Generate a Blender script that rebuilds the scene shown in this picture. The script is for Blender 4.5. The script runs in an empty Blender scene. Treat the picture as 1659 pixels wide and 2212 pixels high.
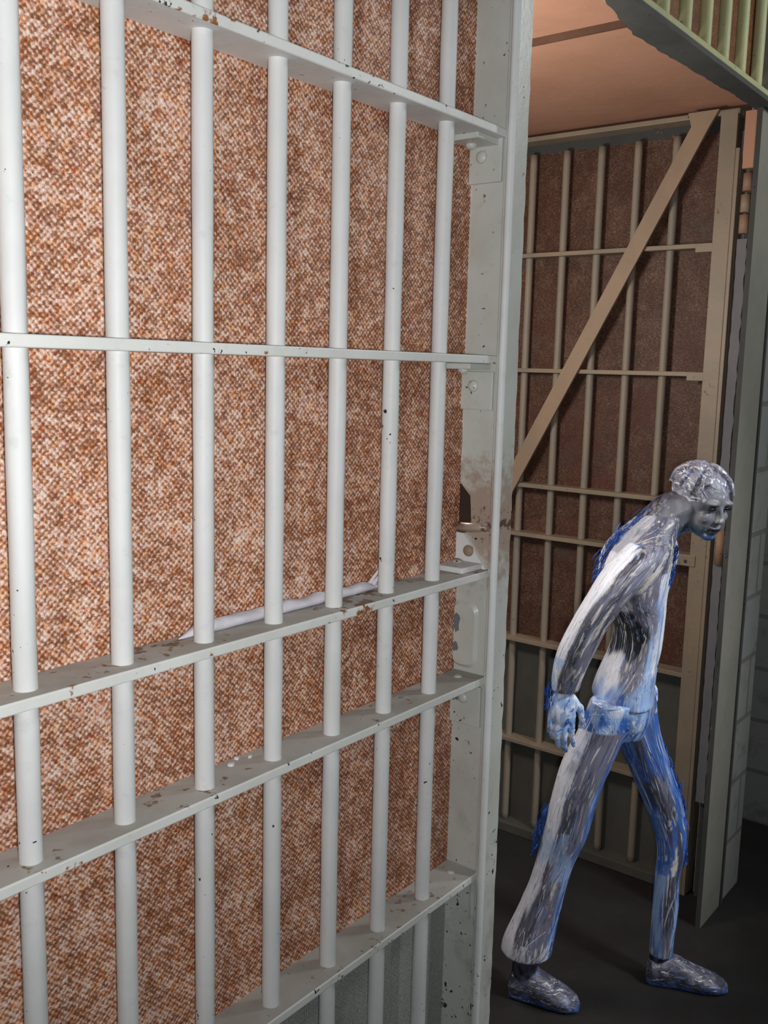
import bpy, bmesh, math, random
from mathutils import Vector, Matrix, noise
from mathutils.bvhtree import BVHTree

S = bpy.context.scene
COL = S.collection
EYE = 1.68

# ------------------------------------------------------------------ camera
cam_d = bpy.data.cameras.new('camera')
cam = bpy.data.objects.new('camera', cam_d)
COL.objects.link(cam)
r = Vector((0.61539829, -0.78785077, 0.02400216))
u = Vector((0.1009661, 0.1089929, 0.98890161))
f = Vector((0.78172296, 0.60614496, -0.14662027))
cam.matrix_world = Matrix(((r.x, u.x, -f.x, 0), (r.y, u.y, -f.y, 0), (r.z, u.z, -f.z, EYE), (0, 0, 0, 1)))
cam_d.sensor_fit = 'HORIZONTAL'
cam_d.sensor_width = 36.0
cam_d.lens = 36.0 * 2097.5 / 1659.0
cam_d.clip_start = 0.02
S.camera = cam

# ------------------------------------------------------------------ view + world + lights
S.view_settings.view_transform = 'Standard'
S.view_settings.look = 'None'
S.view_settings.gamma = 1.0
S.view_settings.use_curve_mapping = False
S.view_settings.exposure = 0.0
w = bpy.data.worlds.new('world')
S.world = w
w.use_nodes = True
bg = w.node_tree.nodes['Background']
bg.inputs[0].default_value = (0.80, 0.90, 1.0, 1)
bg.inputs[1].default_value = 0.085


def aim(o, target):
    d = (Vector(target) - o.location).normalized()
    o.rotation_euler = d.to_track_quat('-Z', 'Y').to_euler()


def light(name, kind, loc, target, power, color, size=0.1, angle=100, blend=1.0):
    l = bpy.data.lights.new(name, kind)
    l.energy = power
    l.color = color
    if kind == 'AREA':
        l.shape = 'DISK'
        l.size = size
    else:
        l.shadow_soft_size = size
    if kind == 'SPOT':
        l.spot_size = math.radians(angle)
        l.spot_blend = blend
    o = bpy.data.objects.new(name, l)
    COL.objects.link(o)
    o.location = loc
    aim(o, target)
    return o


# the photographer's flash, beside and a little below the lens
light('camera_flash', 'SPOT', Vector((0, 0, EYE)) + r * 0.036 - u * 0.024, (0.92, 0.94, 1.90), 53, (0.985, 0.99, 1.0), 0.02, 132, 1.0)
# added fill spot, out of view, to brighten the figure in the doorway
light('figure_fill_spot', 'SPOT', (2.20, -1.10, 2.60), (2.24, 1.0, 0.80), 170, (0.97, 0.98, 1.0), 0.22, 40, 0.7)
light('jamb_fill_area', 'AREA', (2.85, -0.40, 2.80), (2.75, 0.95, 1.35), 13, (0.98, 1.0, 0.97), 0.5)  # added unseen area fill for the jamb face and the grille
# unseen bulb inside the cell, placed to brighten the figure's back
light('cell_lamp', 'POINT', (1.70, 1.50, 1.86), (2.9, 1.5, 1.9), 30, (1.0, 0.94, 0.85), 0.14)


# ------------------------------------------------------------------ node helpers
class NT:
    def __init__(self, name):
        self.m = bpy.data.materials.new(name)
        self.m.use_nodes = True
        self.t = self.m.node_tree
        self.b = self.t.nodes['Principled BSDF']
        self.pos = self.t.nodes.new('ShaderNodeNewGeometry').outputs['Position']

    def set(self, sock, v):
        if isinstance(v, bpy.types.NodeSocket):
            self.t.links.new(v, sock)
        else:
            sock.default_value = v

    def math(self, op, a, b=0.0, c=0.0, clamp=False):
        n = self.t.nodes.new('ShaderNodeMath')
        n.operation = op
        n.use_clamp = clamp
        for i, v in enumerate((a, b, c)):
            self.set(n.inputs[i], v)
        return n.outputs[0]

    def vmath(self, op, a, b=(0, 0, 0)):
        n = self.t.nodes.new('ShaderNodeVectorMath')
        n.operation = op
        self.set(n.inputs[0], a)
        self.set(n.inputs[1], b)
        return n

    def noise(self, scale, detail=3, rough=0.6, vec=None, dist=0.0):
        n = self.t.nodes.new('ShaderNodeTexNoise')
        self.set(n.inputs['Vector'], vec if vec is not None else self.pos)
        n.inputs['Scale'].default_value = scale
        n.inputs['Detail'].default_value = detail
        n.inputs['Roughness'].default_value = rough
        n.inputs['Distortion'].default_value = dist
        return n.outputs['Fac']

    def step(self, v, lo, hi, a=0.0, b=1.0):
        n = self.t.nodes.new('ShaderNodeMapRange')
        n.interpolation_type = 'SMOOTHSTEP'
        n.inputs['From Min'].default_value = lo
        n.inputs['From Max'].default_value = hi
        n.inputs['To Min'].default_value = a
        n.inputs['To Max'].default_value = b
        self.set(n.inputs['Value'], v)
        return n.outputs['Result']

    def mix(self, fac, a, b):
        n = self.t.nodes.new('ShaderNodeMix')
        n.data_type = 'RGBA'
        self.set(n.inputs['Factor'], fac)
        for k, v in ((6, a), (7, b)):
            if isinstance(v, tuple) and len(v) == 3:
                v = v + (1,)
            self.set(n.inputs[k], v)
        return n.outputs[2]

    def sep(self, v):
        n = self.t.nodes.new('ShaderNodeSeparateXYZ')
        self.set(n.inputs[0], v)
        return n.outputs

    def comb(self, x, y, z):
        n = self.t.nodes.new('ShaderNodeCombineXYZ')
        for i, v in enumerate((x, y, z)):
            self.set(n.inputs[i], v)
        return n.outputs[0]

    def white(self, v):
        n = self.t.nodes.new('ShaderNodeTexWhiteNoise')
        n.noise_dimensions = '3D'
        self.set(n.inputs['Vector'], v)
        return n.outputs['Value']

    def bump(self, h, strength, dist):
        n = self.t.nodes.new('ShaderNodeBump')
        n.inputs['Strength'].default_value = strength
        n.inputs['Distance'].default_value = dist
        self.set(n.inputs['Height'], h)
        self.t.links.new(n.outputs[0], self.b.inputs['Normal'])

    def out(self, color, rough=0.6, spec=0.4, metal=0.0):
        self.set(self.b.inputs['Base Color'], color if isinstance(color, bpy.types.NodeSocket) else tuple(color) + (1,))
        self.set(self.b.inputs['Roughness'], rough)
        self.b.inputs['Specular IOR Level'].default_value = spec
        self.b.inputs['Metallic'].default_value = metal
        return self.m


def paint(name, base, vary, chip=(0.02, 0.022, 0.035), rust=(0.26, 0.10, 0.035), chip_t=0.70, rust_t=0.70, rough=0.42, spec=0.45, extra=None, low_chips=0.0):
    """old brushed oil paint on steel, with chips and rust specks"""
    n = NT(name)
    c = n.mix(n.step(n.noise(7, 4, 0.6), 0.35, 0.68), base, vary)
    c = n.mix(n.step(n.noise(38, 3, 0.7), 0.58, 0.75, 0, 0.35), c, tuple(v * 0.72 for v in base))
    if extra:
        c = extra(n, c)
    rs = n.step(n.math('ADD', n.math('MULTIPLY', n.noise(55, 3, 0.6), 0.65), n.math('MULTIPLY', n.noise(6, 2, 0.5), 0.45)), rust_t, rust_t + 0.05)
    c = n.mix(rs, c, rust)
    ch = n.step(n.math('ADD', n.math('MULTIPLY', n.noise(95, 2, 0.55), 0.75), n.math('ADD', n.math('MULTIPLY', n.noise(9, 2, 0.5), 0.35), n.step(n.sep(n.pos)[2], 0.5, 1.35, low_chips, 0.0))), chip_t, chip_t + 0.03)
    c = n.mix(ch, c, chip)
    h = n.math('SUBTRACT', n.math('ADD', n.noise(60, 4, 0.6), n.math('MULTIPLY', n.noise(14, 2, 0.5), 1.5)), n.math('MULTIPLY', ch, 0.8))
    n.bump(h, 0.22, 0.0025)
    return n.out(c, rough, spec)


WHITE = paint('white_oil_paint', (0.75, 0.76, 0.745), (0.69, 0.70, 0.685), chip_t=0.745, rust_t=0.775, rough=0.52, spec=0.3, low_chips=0.035)


def scorch(n, c):
    s = n.sep(n.pos)
    dz = n.math('DIVIDE', n.math('SUBTRACT', s[2], EYE - 0.265), 0.17)
    k = n.math('SUBTRACT', 1.0, n.math('ABSOLUTE', dz))
    k = n.math('ADD', k, n.math('MULTIPLY', n.math('SUBTRACT', n.noise(45, 4, 0.7), 0.5), 1.6))
    c = n.mix(n.step(k, 0.25, 0.75, 0, 0.75), c, (0.36, 0.235, 0.165))
    c = n.mix(n.step(k, 0.95, 1.1, 0, 0.9), c, (0.10, 0.05, 0.028))
    low = n.step(s[2], 0.3, 1.25, 1, 0)
    return n.mix(n.math('MULTIPLY', low, n.step(n.noise(20, 3, 0.6), 0.45, 0.75)), c, (0.36, 0.36, 0.32))


POSTP = paint('post_oil_paint', (0.60, 0.62, 0.575), (0.54, 0.55, 0.50), chip_t=0.728, rust_t=0.735, rough=0.34, spec=0.5, extra=scorch, low_chips=0.045)
DUST = paint('dusty_ledge_paint', (0.50, 0.485, 0.45), (0.38, 0.36, 0.325), rust=(0.24, 0.165, 0.115), chip=(0.09, 0.075, 0.06), chip_t=0.76, rust_t=0.625, rough=0.85, spec=0.15)
EDGEP = paint('rail_edge_paint', (0.78, 0.79, 0.75), (0.70, 0.71, 0.665), rust=(0.30, 0.115, 0.03), chip=(0.035, 0.03, 0.025), chip_t=0.705, rust_t=0.665, rough=0.42)
GREYCHIP = NT('bare_grey_steel').out((0.17, 0.18, 0.20), 0.5, 0.4)
CREAM = paint('cream_yellowed_paint', (0.31, 0.235, 0.165), (0.25, 0.205, 0.155), rust=(0.16, 0.06, 0.022), chip=(0.05, 0.04, 0.03), chip_t=0.74, rust_t=0.70, rough=0.5)
BRACE = paint('tan_brace_paint', (0.35, 0.245, 0.165), (0.30, 0.22, 0.152), rust=(0.17, 0.06, 0.022), chip=(0.05, 0.035, 0.02), chip_t=0.76, rust_t=0.74, rough=0.55)
BLUEGREY = paint('blue_grey_bar_paint', (0.295, 0.24, 0.18), (0.255, 0.225, 0.19), rust=(0.14, 0.07, 0.03), chip_t=0.78, rust_t=0.74, rough=0.55)
PLATE = paint('grey_sheet_paint', (0.10, 0.097, 0.082), (0.078, 0.078, 0.068), rust=(0.13, 0.085, 0.055), chip_t=0.78, rust_t=0.72, rough=0.7)
JAMB = paint('grey_green_jamb_paint', (0.225, 0.218, 0.188), (0.195, 0.19, 0.165), rust=(0.15, 0.12, 0.07), chip=(0.05, 0.045, 0.04), chip_t=0.77, rust_t=0.76, rough=0.6)
TRANS = paint('yellow_green_paint', (0.47, 0.455, 0.235), (0.40, 0.42, 0.235), rust=(0.17, 0.10, 0.04), chip_t=0.75, rust_t=0.70, rough=0.55)
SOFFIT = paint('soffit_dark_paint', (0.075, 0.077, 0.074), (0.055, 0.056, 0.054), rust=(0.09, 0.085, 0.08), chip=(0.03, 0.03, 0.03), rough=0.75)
DARK_STEEL_SHADE = paint('dark_steel_and_shade', (0.05, 0.05, 0.047), (0.065, 0.065, 0.06), rough=0.8)  # dark steel, also the colour of the shade painted under a rail
PINK = paint('pink_hinge_paint', (0.36, 0.22, 0.15), (0.30, 0.17, 0.11), rust=(0.16, 0.06, 0.02), rust_t=0.66, rough=0.6)
LAVENDER = paint('lavender_plaster', (0.19, 0.185, 0.20), (0.16, 0.158, 0.175), rust=(0.2, 0.17, 0.16), chip=(0.1, 0.1, 0.1), chip_t=0.8, rough=0.8, spec=0.2)


def ceiling_mat():
    n = NT('salmon_ceiling_paint')
    c = n.mix(n.step(n.noise(3.5, 4, 0.6), 0.35, 0.7), (0.53, 0.285, 0.195), (0.47, 0.245, 0.162))
    st = n.comb(n.math('MULTIPLY', n.sep(n.pos)[0], 9.0), n.math('MULTIPLY', n.sep(n.pos)[1], 1.2), 0.0)
    c = n.mix(n.step(n.noise(3.0, 5, 0.7, st), 0.62, 0.80, 0, 0.55), c, (0.26, 0.11, 0.06))
    c = n.mix(n.step(n.noise(30, 3, 0.6), 0.72, 0.78, 0, 0.8), c, (0.18, 0.07, 0.035))
    n.bump(n.noise(25, 5, 0.6), 0.15, 0.01)
    return n.out(c, 0.85, 0.15)


def floor_mat():
    n = NT('dark_concrete_floor')
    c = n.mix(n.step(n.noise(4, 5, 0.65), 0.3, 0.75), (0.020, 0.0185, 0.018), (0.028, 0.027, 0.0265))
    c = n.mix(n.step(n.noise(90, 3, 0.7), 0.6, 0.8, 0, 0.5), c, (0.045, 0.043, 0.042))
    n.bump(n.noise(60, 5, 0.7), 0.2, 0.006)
    return n.out(c, 0.9, 0.12)


def block_mat():
    n = NT('painted_block_wall')
    s = n.sep(n.pos)
    br = n.t.nodes.new('ShaderNodeTexBrick')
    n.set(br.inputs['Vector'], n.comb(n.math('ADD', s[0], s[1]), s[2], 0.0))
    br.inputs['Scale'].default_value = 1.0
    br.inputs['Brick Width'].default_value = 0.40
    br.inputs['Row Height'].default_value = 0.20
    br.inputs['Mortar Size'].default_value = 0.008
    br.inputs['Color1'].default_value = (0.25, 0.255, 0.24, 1)
    br.inputs['Color2'].default_value = (0.22, 0.235, 0.23, 1)
    br.inputs['Mortar'].default_value = (0.16, 0.16, 0.145, 1)
    c = n.mix(n.step(n.noise(11, 4, 0.65), 0.5, 0.75, 0, 0.6), br.outputs['Color'], (0.10, 0.098, 0.085))
    n.bump(n.math('SUBTRACT', n.math('MULTIPLY', n.noise(35, 4, 0.6), 0.4), br.outputs['Fac']), 0.4, 0.006)
    return n.out(c, 0.8, 0.2)


def weave_mat(name, axis, pitch, ramp, wt, warm, cool, grey_z=None, grey=(0.46, 0.47, 0.44), mottle=None, bias=0.0, wobble=0.0026, x_darken=0.0):
    """painted plain-weave wire cloth: cross wires and up wires take turns on top, old paint worn to rust on them"""
    n = NT(name)
    s = n.sep(n.pos)
    wob = n.math('MULTIPLY', n.math('SUBTRACT', n.noise(110, 3, 0.6), 0.5), wobble * 2)
    wob2 = n.math('MULTIPLY', n.math('SUBTRACT', n.noise(100, 3, 0.6, n.vmath('ADD', n.pos, (3.1, 1.7, 9.2)).outputs[0]), 0.5), wobble * 2)
    U = n.math('MULTIPLY', n.math('ADD', s[axis], wob), math.pi / pitch)
    V = n.math('MULTIPLY', n.math('ADD', s[2], wob2), math.pi / pitch)
    su, sv = n.math('SINE', U), n.math('SINE', V)
    chk = n.math('MULTIPLY', su, sv)                                   # > 0 cross wire on top, < 0 up wire on top
    gapu = n.math('ABSOLUTE', su)
    gapv = n.math('ABSOLUTE', sv)
    # height: cross wires run sideways (bulge across V), up wires run upward (bulge across U)
    k = n.step(chk, -0.15, 0.15)
    h = n.math('ADD', n.math('MULTIPLY', n.math('POWER', gapv, 0.6), k), n.math('MULTIPLY', n.math('POWER', gapu, 0.6), n.math('SUBTRACT', 1.0, k)))
    fine = n.noise(400, 2, 0.6, n.vmath('MULTIPLY', n.pos, (0.8, 1.0, 1.0) if axis == 0 else (1.0, 0.8, 1.0)).outputs[0], 0.4)
    cellish = n.noise(190, 2, 0.5, n.vmath('MULTIPLY', n.pos, (0.62, 1.0, 1.0) if axis == 0 else (1.0, 0.62, 1.0)).outputs[0])
    mid = n.noise(26, 4, 0.65)
    big = n.noise(6.5, 4, 0.6)
    v = n.math('ADD', n.step(s[0], 0.75, 1.42, 0.5 + bias, 0.5 + bias - x_darken), n.math('MULTIPLY', chk, -wt[0]))  # cloth gets darker along x, towards the post
    v = n.math('ADD', v, n.math('MULTIPLY', n.math('SUBTRACT', fine, 0.5), wt[1]))
    v = n.math('ADD', v, n.math('MULTIPLY', n.math('SUBTRACT', cellish, 0.5), wt[2]))
    v = n.math('ADD', v, n.math('MULTIPLY', n.math('SUBTRACT', mid, 0.5), wt[3]))
    v = n.math('ADD', v, n.math('MULTIPLY', n.math('SUBTRACT', big, 0.5), wt[4]))
    cr = n.t.nodes.new('ShaderNodeValToRGB')
    els = cr.color_ramp.elements
    while len(els) < len(ramp):
        els.new(0.5)
    for e, (p, c) in zip(els, ramp):
        e.position = p
        e.color = c + (1,)
    n.set(cr.inputs[0], v)
    c = cr.outputs['Color']

    def tint(fac, col, c):
        m = n.t.nodes.new('ShaderNodeMix')
        m.data_type = 'RGBA'
        m.blend_type = 'MULTIPLY'
        n.set(m.inputs['Factor'], fac)
        n.set(m.inputs[6], c)
        m.inputs[7].default_value = col + (1,)
        return m.outputs[2]
    c = tint(n.step(n.noise(75, 3, 0.6, n.vmath('ADD', n.pos, (1, 4, 2)).outputs[0]), 0.48, 0.62, 0, 0.75), warm, c)
    c = tint(n.step(n.noise(60, 3, 0.6, n.vmath('ADD', n.pos, (8, 3, 5)).outputs[0]), 0.50, 0.64, 0, 0.7), cool, c)
    sp = n.noise(150, 1, 0.5, n.vmath('ADD', n.pos, (2, 9, 1)).outputs[0])
    c = tint(n.step(sp, 0.61, 0.70, 0, 0.75), (0.95, 0.55, 0.32), c)
    if mottle:
        c = n.mix(n.step(n.noise(4.5, 4, 0.65), 0.48, 0.72, 0, 0.62), c, mottle[0])
        c = n.mix(n.step(n.noise(6.0, 4, 0.65, n.vmath('ADD', n.pos, (5, 2, 8)).outputs[0]), 0.52, 0.75, 0, 0.55), c, mottle[1])
    gap = n.math('MULTIPLY', n.step(h, 0.10, 0.55, 1, 0), n.step(cellish, 0.42, 0.58, 0.75, 0.0))
    c = n.mix(gap, c, tuple(x * 0.6 for x in ramp[0][1]))
    if grey_z is not None:
        gz = n.math('ADD', s[2], n.math('MULTIPLY', n.math('SUBTRACT', n.noise(60, 3, 0.6), 0.5), 0.03))
        g = n.mix(n.step(n.math('ADD', h, n.math('MULTIPLY', n.math('SUBTRACT', fine, 0.5), 1.2)), 0.35, 0.95, 0.75, 0), grey, (0.09, 0.09, 0.09))
        c = n.mix(n.step(gz, grey_z - 0.01, grey_z + 0.01, 1, 0), c, g)
    n.bump(n.math('ADD', h, n.math('MULTIPLY', fine, 0.6)), 0.45, 0.0014)
    return n.out(c, 0.5, 0.4)


WEAVE = weave_mat('rust_and_cream_wire_cloth', 0, 0.0042,
                  [(0.20, (0.20, 0.083, 0.045)), (0.37, (0.36, 0.165, 0.090)), (0.48, (0.52, 0.285, 0.19)), (0.57, (0.74, 0.49, 0.38)), (0.70, (0.86, 0.68, 0.58)), (0.88, (0.88, 0.83, 0.82))],
                  (0.18, 0.66, 0.80, 0.45, 0.28), (1.0, 0.74, 0.46), (0.90, 0.76, 0.80), grey_z=EYE - 0.925, bias=-0.005, x_darken=0.075)
WEAVE_B = weave_mat('brown_wire_cloth', 1, 0.0044,
                    [(0.20, (0.030, 0.013, 0.008)), (0.38, (0.062, 0.025, 0.014)), (0.50, (0.090, 0.040, 0.024)), (0.62, (0.135, 0.072, 0.048)), (0.80, (0.21, 0.14, 0.11)), (0.95, (0.27, 0.22, 0.19))],
                    (0.09, 0.75, 0.60, 0.40, 0.30), (1.0, 0.85, 0.60), (0.85, 0.85, 1.0), mottle=[(0.095, 0.024, 0.016), (0.074, 0.062, 0.054)], bias=0.02)
WEAVE_T = weave_mat('transom_rust_cloth', 0, 0.0046,
                    [(0.20, (0.05, 0.02, 0.01)), (0.40, (0.12, 0.045, 0.018)), (0.55, (0.20, 0.085, 0.035)), (0.75, (0.27, 0.16, 0.08))],
                    (0.15, 0.4, 0.3, 0.3, 0.3), (1.0, 0.75, 0.5), (0.85, 0.9, 0.8))


# ------------------------------------------------------------------ mesh helpers
def box(bm, x0, x1, y0, y1, z0, z1, bev=0.0, mats=None):
    vs = [bm.verts.new(p) for p in ((x0, y0, z0), (x1, y0, z0), (x1, y1, z0), (x0, y1, z0), (x0, y0, z1), (x1, y0, z1), (x1, y1, z1), (x0, y1, z1))]
    fs = [bm.faces.new([vs[i] for i in q]) for q in ((3, 2, 1, 0), (4, 5, 6, 7), (0, 1, 5, 4), (1, 2, 6, 5), (2, 3, 7, 6), (3, 0, 4, 7))]
    if mats:
        for fc, mi in zip(fs, mats):
            fc.material_index = mi
    if bev:
        es = list({e for fc in fs for e in fc.edges})
        bmesh.ops.bevel(bm, geom=es, offset=bev, segments=2, affect='EDGES', profile=0.5)
    return vs


def rod(bm, x, y, z0, z1, rad, seg=20, wob=0.0, seed=0):
    rings = []
    n = max(2, int((z1 - z0) / 0.03)) if wob else 1
    for i in range(n + 1):
        z = z0 + (z1 - z0) * i / n
        ring = []
        for k in range(seg):
            a = 2 * math.pi * k / seg
            rr = rad
            if wob:
                rr += wob * noise.noise(Vector((math.cos(a) * 1.3 + seed * 7, math.sin(a) * 1.3, z * 9)))
            ring.append(bm.verts.new((x + math.cos(a) * rr, y + math.sin(a) * rr, z)))
        rings.append(ring)
    for a, b in zip(rings, rings[1:]):
        for k in range(seg):
            bm.faces.new((a[k], a[(k + 1) % seg], b[(k + 1) % seg], b[k])).smooth = True
    bm.faces.new(rings[0][::-1])
    bm.faces.new(rings[-1])


def prism(bm, poly, lift):
    """closed polygon of 3-D points extruded by the vector lift"""
    lift = Vector(lift)
    a = [bm.verts.new(p) for p in poly]
    b = [bm.verts.new(Vector(p) + lift) for p in poly]
    n = len(a)
    bm.faces.new(a)
    bm.faces.new(b[::-1])
    for i in range(n):
        bm.faces.new((a[i], b[i], b[(i + 1) % n], a[(i + 1) % n]))
    bmesh.ops.recalc_face_normals(bm, faces=bm.faces[:])


def dome(bm, c, axis, rad, height, seg=18, rings=6):
    axis = Vector(axis).normalized()
    q = axis.to_track_quat('Z', 'Y')
    c = Vector(c)
    prev = None
    for i in range(rings):
        t = i / rings * math.pi / 2
        ring = [bm.verts.new(c + q @ Vector((math.cos(t) * rad * math.cos(2 * math.pi * k / seg), math.cos(t) * rad * math.sin(2 * math.pi * k / seg), math.sin(t) * height))) for k in range(seg)]
        if prev:
            for k in range(seg):
                bm.faces.new((prev[k], prev[(k + 1) % seg], ring[(k + 1) % seg], ring[k])).smooth = True
        else:
            bm.faces.new(ring[::-1])
        prev = ring
    top = bm.verts.new(c + axis * height)
    for k in range(seg):
        bm.faces.new((prev[k], prev[(k + 1) % seg], top)).smooth = True


def obj(name, bm, mats, parent=None, origin=None):
    me = bpy.data.meshes.new(name)
    if origin is not None:
        bmesh.ops.translate(bm, verts=bm.verts[:], vec=-Vector(origin))
    bm.to_mesh(me)
    bm.free()
    for m in (mats if isinstance(mats, (list, tuple)) else [mats]):
        me.materials.append(m)
    o = bpy.data.objects.new(name, me)
    COL.objects.link(o)
    if parent is not None:
        o.parent = parent
    return o


def thing(name, label, cat, loc, group=None):
    o = bpy.data.objects.new(name, None)
    o.empty_display_size = 0.05
    COL.objects.link(o)
    o.location = loc
    o['label'] = label
    o['category'] = cat
    if group:
        o['group'] = group
    return o


def tag(o, label, cat, group=None):
    o['label'] = label
    o['category'] = cat
    if group:
        o['group'] = group
    return o


def struct(name, bm, mat, label):
    o = obj(name, bm, mat)
    o['kind'] = 'structure'
    o['label'] = label
    return o


H = EYE

# ------------------------------------------------------------------ the setting
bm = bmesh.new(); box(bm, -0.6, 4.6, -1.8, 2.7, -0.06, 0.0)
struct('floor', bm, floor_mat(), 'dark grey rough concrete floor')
CEIL = ceiling_mat()
bm = bmesh.new()
box(bm, 0.2, 2.185, 0.962, 2.6, 2.478, 2.54)
box(bm, 2.20, 3.30, 0.962, 2.6, 2.468, 2.54)
struct('ceiling', bm, CEIL, 'salmon painted cell ceiling with a dark seam across it')
bm = bmesh.new(); box(bm, 2.176, 2.186, 1.0, 2.6, 2.462, 2.4779)
struct('trim_1', bm, paint('seam_dark_paint', (0.11, 0.055, 0.035), (0.15, 0.08, 0.05), rough=0.8), 'dark rusty strip along the ceiling seam')
BLOCK = block_mat()
bm = bmesh.new(); box(bm, 3.65, 3.80, -1.8, 1.30, 0.0, 2.9)
struct('wall_end', bm, BLOCK, 'grey painted block wall at the end of the corridor')
bm = bmesh.new(); box(bm, 2.99, 3.15, 0.905, 1.0, 0.0, 2.9, 0.006)
struct('wall_right', bm, BLOCK, 'narrow blue-grey pier right of the door jamb')
bm = bmesh.new(); box(bm, 0.2, 3.30, 2.60, 2.70, 0.0, 2.54)
struct('wall_back', bm, BLOCK, 'grey back wall of the cell')

# ------------------------------------------------------------------ near cell front (plane y = 0.907)
SP, X0, YB = 0.125, 0.5546, 0.907
front = thing('cell_front', 'large white-painted barred cell front with rust-speckled wire cloth behind its bars, filling the left', 'jail bars', (1.0, YB, 0))
FO = Vector(front.location)
bm = bmesh.new(); rod(bm, FO.x, FO.y, 0.03, 2.47, 0.0128, 24, 0.0007)
bar0 = obj('bar', bm, WHITE, front, FO)
bar0.location = (X0 - FO.x, 0, 0)
for k in range(1, 7):
    b = bar0.copy()
    COL.objects.link(b)
    b.parent = front
    b.location = (X0 + SP * k - FO.x, 0, 0)
    b.rotation_euler = (0, 0, k * 2.1)
for k in (-1, -2):
    b = bar0.copy()
    COL.objects.link(b)
    b.parent = front
    b.location = (X0 + SP * k - FO.x, 0, 0)
    b.rotation_euler = (0, 0, k * 2.1)
RZ = [0.394, 0.025, -0.347, -0.542, -0.916, -1.31]
for k, z in enumerate(RZ):
    bm = bmesh.new()
    # box faces: bottom, top, front, right, back, left
    box(bm, 0.28, 1.444, 0.877, 0.948, H + z - 0.0135, H + z, 0.0018, mats=(1, 2, 0, 0, 0, 0))
    obj('cross_rail', bm, [EDGEP, WHITE, DUST], front, FO)
bm = bmesh.new(); box(bm, 0.28, 1.444, 0.9490, 0.953, 0.02, 2.47)
obj('wire_cloth_panel', bm, WEAVE, front, FO)

# the edge post: web facing along the corridor, flange along the front
XW = 1.445
rng = random.Random(4)
bm = bmesh.new()
pts = []
zz = 0.0
ys_back = []
nz = 110
for i in range(nz + 1):
    z = 2.47 * i / nz
    zr = z - H
    yb = 0.9525
    if -0.268 < zr < -0.212:
        yb = 0.925 + rng.uniform(-0.003, 0.003)
    elif -0.29 < zr <= -0.268:
        yb = 0.936
    elif -0.212 <= zr < 0:
        yb -= 0.002 + 0.003 * rng.random()
    else:
        yb -= 0.0012 * rng.random()
    ys_back.append((yb, z))
poly = [(XW, 0.8795, 0.0)] + [(XW, y, z) for y, z in ys_back] + [(XW, 0.8795, 2.47)]
prism(bm, poly, (0.011, 0, 0))
post = obj('edge_post', bm, POSTP, front, FO)
bm = bmesh.new()
# flange with slightly ragged outer edge
poly = [(1.4275, 0.858, 0.0)] + [(1.472 + rng.uniform(-0.0016, 0.0012), 0.858, 2.47 * i / 120) for i in range(121)] + [(1.4275, 0.858, 2.47)]
prism(bm, poly, (0, 0.016, 0))
bmesh.ops.bevel(bm, geom=[e for e in bm.edges if all(abs(v.co.x - 1.4275) < 1e-5 for v in e.verts) and abs(e.verts[0].co.z - e.verts[1].co.z) > 1], offset=0.004, segments=3, affect='EDGES')
obj('flange', bm, POSTP, post, FO)
bm = bmesh.new(); box(bm, 1.436, 1.456, 0.8735, 0.8800, 0.0, 2.47, 0.0015)
obj('weld_fillet', bm, POSTP, post, FO)

bm = bmesh.new(); rod(bm, 1.4305, 0.8640, 0.0, 2.47, 0.0070, 14, 0.0004, 3)
obj('edge_bead', bm, WHITE, post, FO)

bm = bmesh.new(); box(bm, XW + 0.0135, XW + 0.017, 0.885, 0.962, H - 0.33, H - 0.15)
obj('burnt_backing', bm, paint('burnt_brown_steel', (0.05, 0.024, 0.016), (0.035, 0.018, 0.013), rough=0.8), post, FO)

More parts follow.
